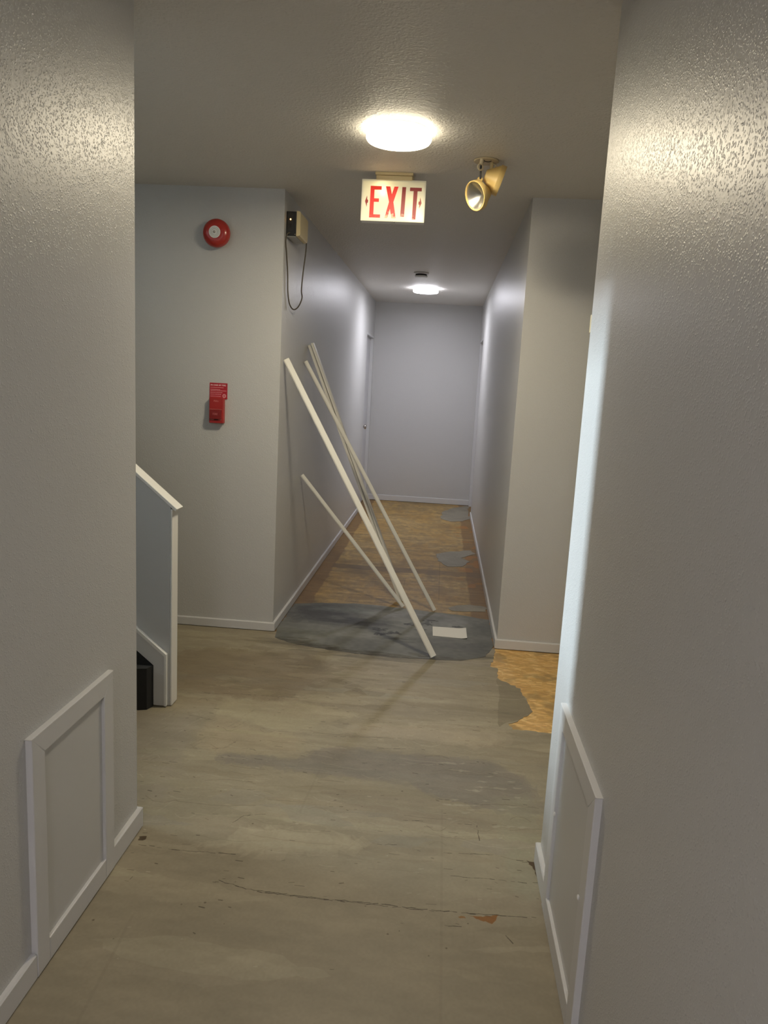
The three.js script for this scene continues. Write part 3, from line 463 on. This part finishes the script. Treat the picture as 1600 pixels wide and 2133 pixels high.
// ------------------------------------------------------------------ pull station and its instruction card
{
  const t = thing('fire_pull_station', 'red manual fire pull station below the red instruction card', 'fire alarm', [-1.255, 1.19, ZH]);
  mesh('body', rbox(0.08, 0.142, 0.036, 0.004, 0, 0.071, 0.018), mat.redMatte, t);
  mesh('pull_handle', rbox(0.068, 0.05, 0.012, 0.003, -0.002, 0.047, 0.04), mat.redDark, t);
  mesh('slot', rbox(0.022, 0.006, 0.004, 0.001, 0.0, 0.02, 0.0365), mat.dark, t);
  mesh('stripe', merge([rbox(0.022, 0.0035, 0.003, 0.001, -0.024, 0.02, 0.0365), rbox(0.016, 0.0035, 0.003, 0.001, 0.024, 0.02, 0.0365), rbox(0.07, 0.002, 0.003, 0.0009, -0.001, 0.076, 0.0365)]), M({ color: rgb(0.55, 0.2, 0.17), roughness: 0.5 }), t);
  // raised lettering, printed on small plates
  const plate = (txt, w, h, bg, fg, size) => { const cv = document.createElement('canvas'); cv.width = 256; cv.height = 96; const c = cv.getContext('2d'); c.fillStyle = bg; c.fillRect(0, 0, 256, 96); c.fillStyle = fg; c.font = 'bold ' + size + 'px sans-serif'; c.textAlign = 'center'; c.textBaseline = 'middle'; c.fillText(txt, 128, 50); const x = new THREE.CanvasTexture(cv); x.colorSpace = THREE.SRGBColorSpace; return M({ map: x, roughness: 0.4 }); };
  const pg = (w, h, x, y, z) => { const g = new THREE.BoxGeometry(w, h, 0.0008); g.translate(x, y, z); return g; };
  mesh('lettering', pg(0.044, 0.016, 0, 0.122, 0.0364), plate('PULL', 0, 0, 'rgb(166,40,36)', 'rgb(214,130,122)', 70), t);
  mesh('lettering', pg(0.048, 0.02, -0.002, 0.051, 0.0464), plate('FIRE', 0, 0, 'rgb(128,30,30)', 'rgb(186,104,100)', 72), t);
}
{
  const cv = document.createElement('canvas'); cv.width = 512; cv.height = 440; const c = cv.getContext('2d'), r = rng(3);
  c.fillStyle = 'rgb(176,28,44)'; c.fillRect(0, 0, 512, 440); c.fillStyle = 'rgb(248,222,220)'; c.font = 'bold 58px sans-serif'; c.textAlign = 'left'; c.textBaseline = 'middle';
  c.fillText('IN CASE OF FIRE', 22, 62, 464);
  c.fillStyle = 'rgb(238,176,176)';            // lines of small print, too small to read
  const line = (y, w) => { let x = 22; while (x < 22 + w) { const k = 12 + 40 * r(); c.fillRect(x, y - 7 - 2 * r(), Math.min(k, 22 + w - x), 13); x += k + 7; } };
  line(130, 380); line(185, 280); line(218, 460); line(268, 350); line(318, 320); line(372, 310);
  c.lineWidth = 14; c.strokeStyle = 'rgb(244,206,204)'; c.beginPath(); c.arc(425, 352, 42, 0, 7); c.stroke(); c.beginPath(); c.arc(425, 352, 15, 0, 7); c.fill();
  const x = new THREE.CanvasTexture(cv); x.colorSpace = THREE.SRGBColorSpace;
  const g = new THREE.BoxGeometry(0.1, 0.087, 0.003); g.translate(-1.253, 1.367, ZH + 0.0395); g.rotateZ(0);
  const o = thing('instruction_card', 'red card headed IN CASE OF FIRE above the pull station', 'sign', [-1.253, 1.367, ZH]);
  mesh('card', new THREE.BoxGeometry(0.1, 0.087, 0.003).translate(0, 0, 0.0015), [mat.redMatte, mat.redMatte, mat.redMatte, mat.redMatte, M({ map: x, roughness: 0.45 }), mat.redMatte], o);
}

// ------------------------------------------------------------------ battery unit with hanging cord on the hall wall
{
  const t = thing('battery_unit', 'black and cream box with hanging cord high at the hallway corner', 'power unit', [XH, 2.21, -4.26]);
  const z0 = 0.105, z1 = -0.11;                // near and far end
  mesh('case', rbox(0.056, 0.125, z0 - z1, 0.003, 0.028, 0.067, (z0 + z1) / 2), mat.black, t);
  const cs = new THREE.Shape([[0.0565, 0.002], [0.073, 0.006], [0.078, 0.012], [0.078, 0.124], [0.073, 0.13], [0.0565, 0.132]].map((q) => new THREE.Vector2(...q)));
  const cg = new THREE.ExtrudeGeometry(cs, { depth: z0 - z1 + 0.004, bevelEnabled: false }); cg.translate(0, 0, z1 - 0.002); mesh('cover', cg, mat.cream, t);
  mesh('bottom_plate', rbox(0.05, 0.004, z0 - z1 - 0.01, 0.001, 0.03, 0.0015, (z0 + z1) / 2), mat.grey, t);
  mesh('side_panel', merge([rbox(0.026, 0.09, 0.002, 0.0005, 0.024, 0.078, z0 + 0.001)]), M({ color: rgb(0.035, 0.033, 0.03), roughness: 0.3 }), t);
  mesh('switch', rbox(0.012, 0.02, 0.004, 0.001, 0.024, 0.055, z0 + 0.003), mat.dark, t);
  mesh('indicator_light', new THREE.SphereGeometry(0.0038, 12, 8).translate(0.024, 0.088, z0 + 0.003), M({ color: rgb(0.8, 0.4, 0.1), emissive: rgb(1, 0.5, 0.12), emissiveIntensity: 6 }), t);
  mesh('screw', new THREE.SphereGeometry(0.003, 8, 6).translate(0.05, 0.012, z0 + 0.001), mat.chrome, t);
  const P = [[0.022, 0.018, z0 + 0.002], [0.012, 0.012, z0 + 0.012], [0.005, -0.02, z0 + 0.02], [0.006, -0.09, 0.1], [0.007, -0.18, 0.065], [0.008, -0.29, 0.045], [0.01, -0.345, 0.0], [0.02, -0.366, -0.065], [0.035, -0.345, -0.12], [0.045, -0.285, -0.175], [0.045, -0.255, -0.15], [0.05, -0.15, -0.155], [0.062, -0.02, -0.16], [0.064, 0.02, -0.15], [0.06, 0.03, z1 - 0.012], [0.055, 0.028, z1 + 0.01]].map((q) => new THREE.Vector3(...q));
  mesh('cord', new THREE.TubeGeometry(new THREE.CatmullRomCurve3(P), 120, 0.0037, 8), mat.cord, t);
}

// ------------------------------------------------------------------ boards leaning on the hall wall
function leaningBoard(label, base, top, w, th, nref, yMin, onWall = true, name = 'trim_board') {
  const a = new THREE.Vector3(...base), b = new THREE.Vector3(...top), u = b.clone().sub(a), L = u.length(); u.normalize();
  const n = new THREE.Vector3(...nref); n.addScaledVector(u, -n.dot(u)).normalize(); const s = new THREE.Vector3().crossVectors(n, u);
  const sh = new THREE.Shape([[-w / 2, -th / 2], [w / 2, -th / 2], [w / 2, th * 0.15], [w / 2 - th * 0.5, th / 2], [-w / 2 + 0.002, th / 2], [-w / 2, th / 2 - 0.002]].map((q) => new THREE.Vector2(...q)));
  const g = new THREE.ExtrudeGeometry(sh, { depth: L, bevelEnabled: false });   // x: width, y: thickness, z: length
  g.applyMatrix4(new THREE.Matrix4().makeBasis(s, n, u)); g.translate(...base);
  g.computeBoundingBox(); const bb = g.boundingBox; g.translate(onWall ? XH + 0.0015 - bb.min.x : 0, yMin - bb.min.y, 0);
  g.computeBoundingBox(); const o = single(name, g, mat.board, label, 'board', 'white trim boards leaning in the hallway mouth');
  const c = new THREE.Vector3(base[0], 0, base[2]); g.translate(-c.x, 0, -c.z); o.position.copy(c); return o;
}
leaningBoard('nearest and brightest long white trim board leaning by the wall corner', [0.015, 0, -3.868], [-0.91, 1.55, -4.18], 0.033, 0.011, [0.25, 0.15, 1], 0.0016);
leaningBoard('shortest white trim board, leaning lowest on the hallway wall', [-0.195, 0, -4.756], [-0.91, 0.829, -4.80], 0.024, 0.012, [0.3, 0.2, 1], 0.0002);
leaningBoard('slim white trim board reaching the floor farthest right of the leaning boards', [0.012, 0, -4.735], [-0.91, 1.565, -4.785], 0.024, 0.012, [0.35, 0.2, 1], -0.0016);
leaningBoard('left one of two tall white boards leaning close together with a dark gap', [-0.222, 0, -4.93], [-0.91, 1.675, -4.93], 0.05, 0.016, [0.9, 0.4, 0], -0.0016);
leaningBoard('right one of two tall white boards leaning close together with a dark gap', [-0.193, 0, -4.935], [-0.884, 1.69, -4.94], 0.05, 0.016, [0.9, 0.4, 0], -0.0016, false);

// paper on the dark patch
{
  const g = new THREE.BufferGeometry(), q = [[0.018, -4.395], [0.222, -4.4], [0.224, -4.222], [0.022, -4.235]], n = 6, pos = [], idx = [];
  for (const y of [0.0016, 0.0026]) for (let j = 0; j <= n; j++) for (let i = 0; i <= n; i++) { const s = i / n, t = j / n, x = (q[0][0] * (1 - s) + q[1][0] * s) * (1 - t) + (q[3][0] * (1 - s) + q[2][0] * s) * t, z = (q[0][1] * (1 - s) + q[1][1] * s) * (1 - t) + (q[3][1] * (1 - s) + q[2][1] * s) * t; pos.push(x - 0.12, y + 0.012 * Math.pow(Math.max(0, s - 0.75) * 4, 2) * 0.5 + 0.004 * Math.pow(1 - t, 3), z + 4.31); }
  const N = n + 1, o2 = N * N; for (let j = 0; j < n; j++) for (let i = 0; i < n; i++) { const a = j * N + i; idx.push(a, a + 1, a + N, a + 1, a + N + 1, a + N); idx.push(o2 + a, o2 + a + N, o2 + a + 1, o2 + a + 1, o2 + a + N, o2 + a + N + 1); }
  for (let i = 0; i < n; i++) for (const [a, b] of [[i, i + 1], [n * N + i + 1, n * N + i], [(i + 1) * N, i * N], [i * N + n, (i + 1) * N + n]]) idx.push(a, b, o2 + a, b, o2 + b, o2 + a);
  g.setAttribute('position', new THREE.Float32BufferAttribute(pos, 3)); g.setIndex(idx); g.computeVertexNormals();
  const o = single('paper_sheet', g, mat.paper, 'white sheet of paper lying on the dark floor patch', 'paper'); o.position.set(0.12, 0, -4.31);
}

// ------------------------------------------------------------------ access panels
function accessPanel(x, s, z0, z1, h, label, extras) {   // s: direction into the corridor; z0 nearer the viewer
  const t = thing('access_panel', label, 'panel', [x, 0, (z0 + z1) / 2]);
  const d = 0.016, w = 0.055, a = z0 - (z0 + z1) / 2, b = -a;     // local z: near edge a, far edge b
  const box = (p0, p1, y0, y1, q0, q1) => { const x0 = Math.min(s * p0, s * p1), x1 = Math.max(s * p0, s * p1); const g = new THREE.BoxGeometry(x1 - x0, y1 - y0, q1 - q0); g.translate((x0 + x1) / 2, (y0 + y1) / 2, (q0 + q1) / 2); return g; };
  mesh('panel', box(0.0005, 0.007, 0.03, h - 0.03, b + 0.03, a - 0.03), mat.panel, t);
  // frame members with chamfered inner edge, mitred at the upper corners
  const member = (name, pts, m) => { // pts: outline in z, y ; extruded along x
    const sh = new THREE.Shape(pts.map(([z, y]) => new THREE.Vector2(z, y))), g = new THREE.ExtrudeGeometry(sh, { depth: d - 0.003, bevelEnabled: true, bevelSize: 0.0025, bevelThickness: 0.0025, bevelOffset: -0.0025, bevelSegments: 2 });
    g.rotateY(s > 0 ? Math.PI / 2 : -Math.PI / 2); if (s > 0) g.scale(1, 1, -1), flip(g); g.translate(s * 0.0005, 0, 0); return mesh(name, g, mat.trim, t);
  };
  const hb = 0.066;
  member('stile', [[a, 0.004], [a, h], [a - w, h - w], [a - w, hb], [a - w, 0.004]]);
  member('stile', [[b, 0.004], [b, h], [b + w, h - w], [b + w, hb], [b + w, 0.004]]);
  member('top_rail', [[a + 0.004, h + 0.001], [b - 0.004, h + 0.001], [b + w, h - w], [a - w, h - w]]);
  member('bottom_rail', [[a - w, 0.004], [a - w, hb], [b + w, hb], [b + w, 0.004]]);
  if (extras) extras(t, box, a, b);
  return t;
}
function flip(g) { const p = g.attributes.position, n = g.attributes.normal, uv = g.attributes.uv; for (let i = 0; i < p.count; i += 3) for (const q of [p, n, uv]) for (let k = 0; k < q.itemSize; k++) { const v1 = q.array[(i + 1) * q.itemSize + k]; q.array[(i + 1) * q.itemSize + k] = q.array[(i + 2) * q.itemSize + k]; q.array[(i + 2) * q.itemSize + k] = v1; } g.computeVertexNormals(); }
accessPanel(XL, 1, -1.51, -1.93, 0.615, 'white framed access panel low on the left wall');
accessPanel(XR, -1, -1.48, -1.955, 0.617, 'white framed access panel low on the right wall, with two screws', (t) => {
  for (const [y, z, p] of [[0.33, -1.885, 0.0175], [0.345, -1.53, 0.0175]]) mesh('screw', new THREE.SphereGeometry(0.006, 12, 8).scale(0.5, 1, 1).translate(-p, y, z + 1.7175), mat.white, t);
});
// plate round the corner of the right wall
single('switch_plate', rbox(0.07, 0.05, 0.02, 0.003, XR + 0.0352, 1.645, ZCR - 0.0105), mat.cream, 'small cream plate just round the edge of the right wall', 'wall plate');

renderer.render(scene, camera);
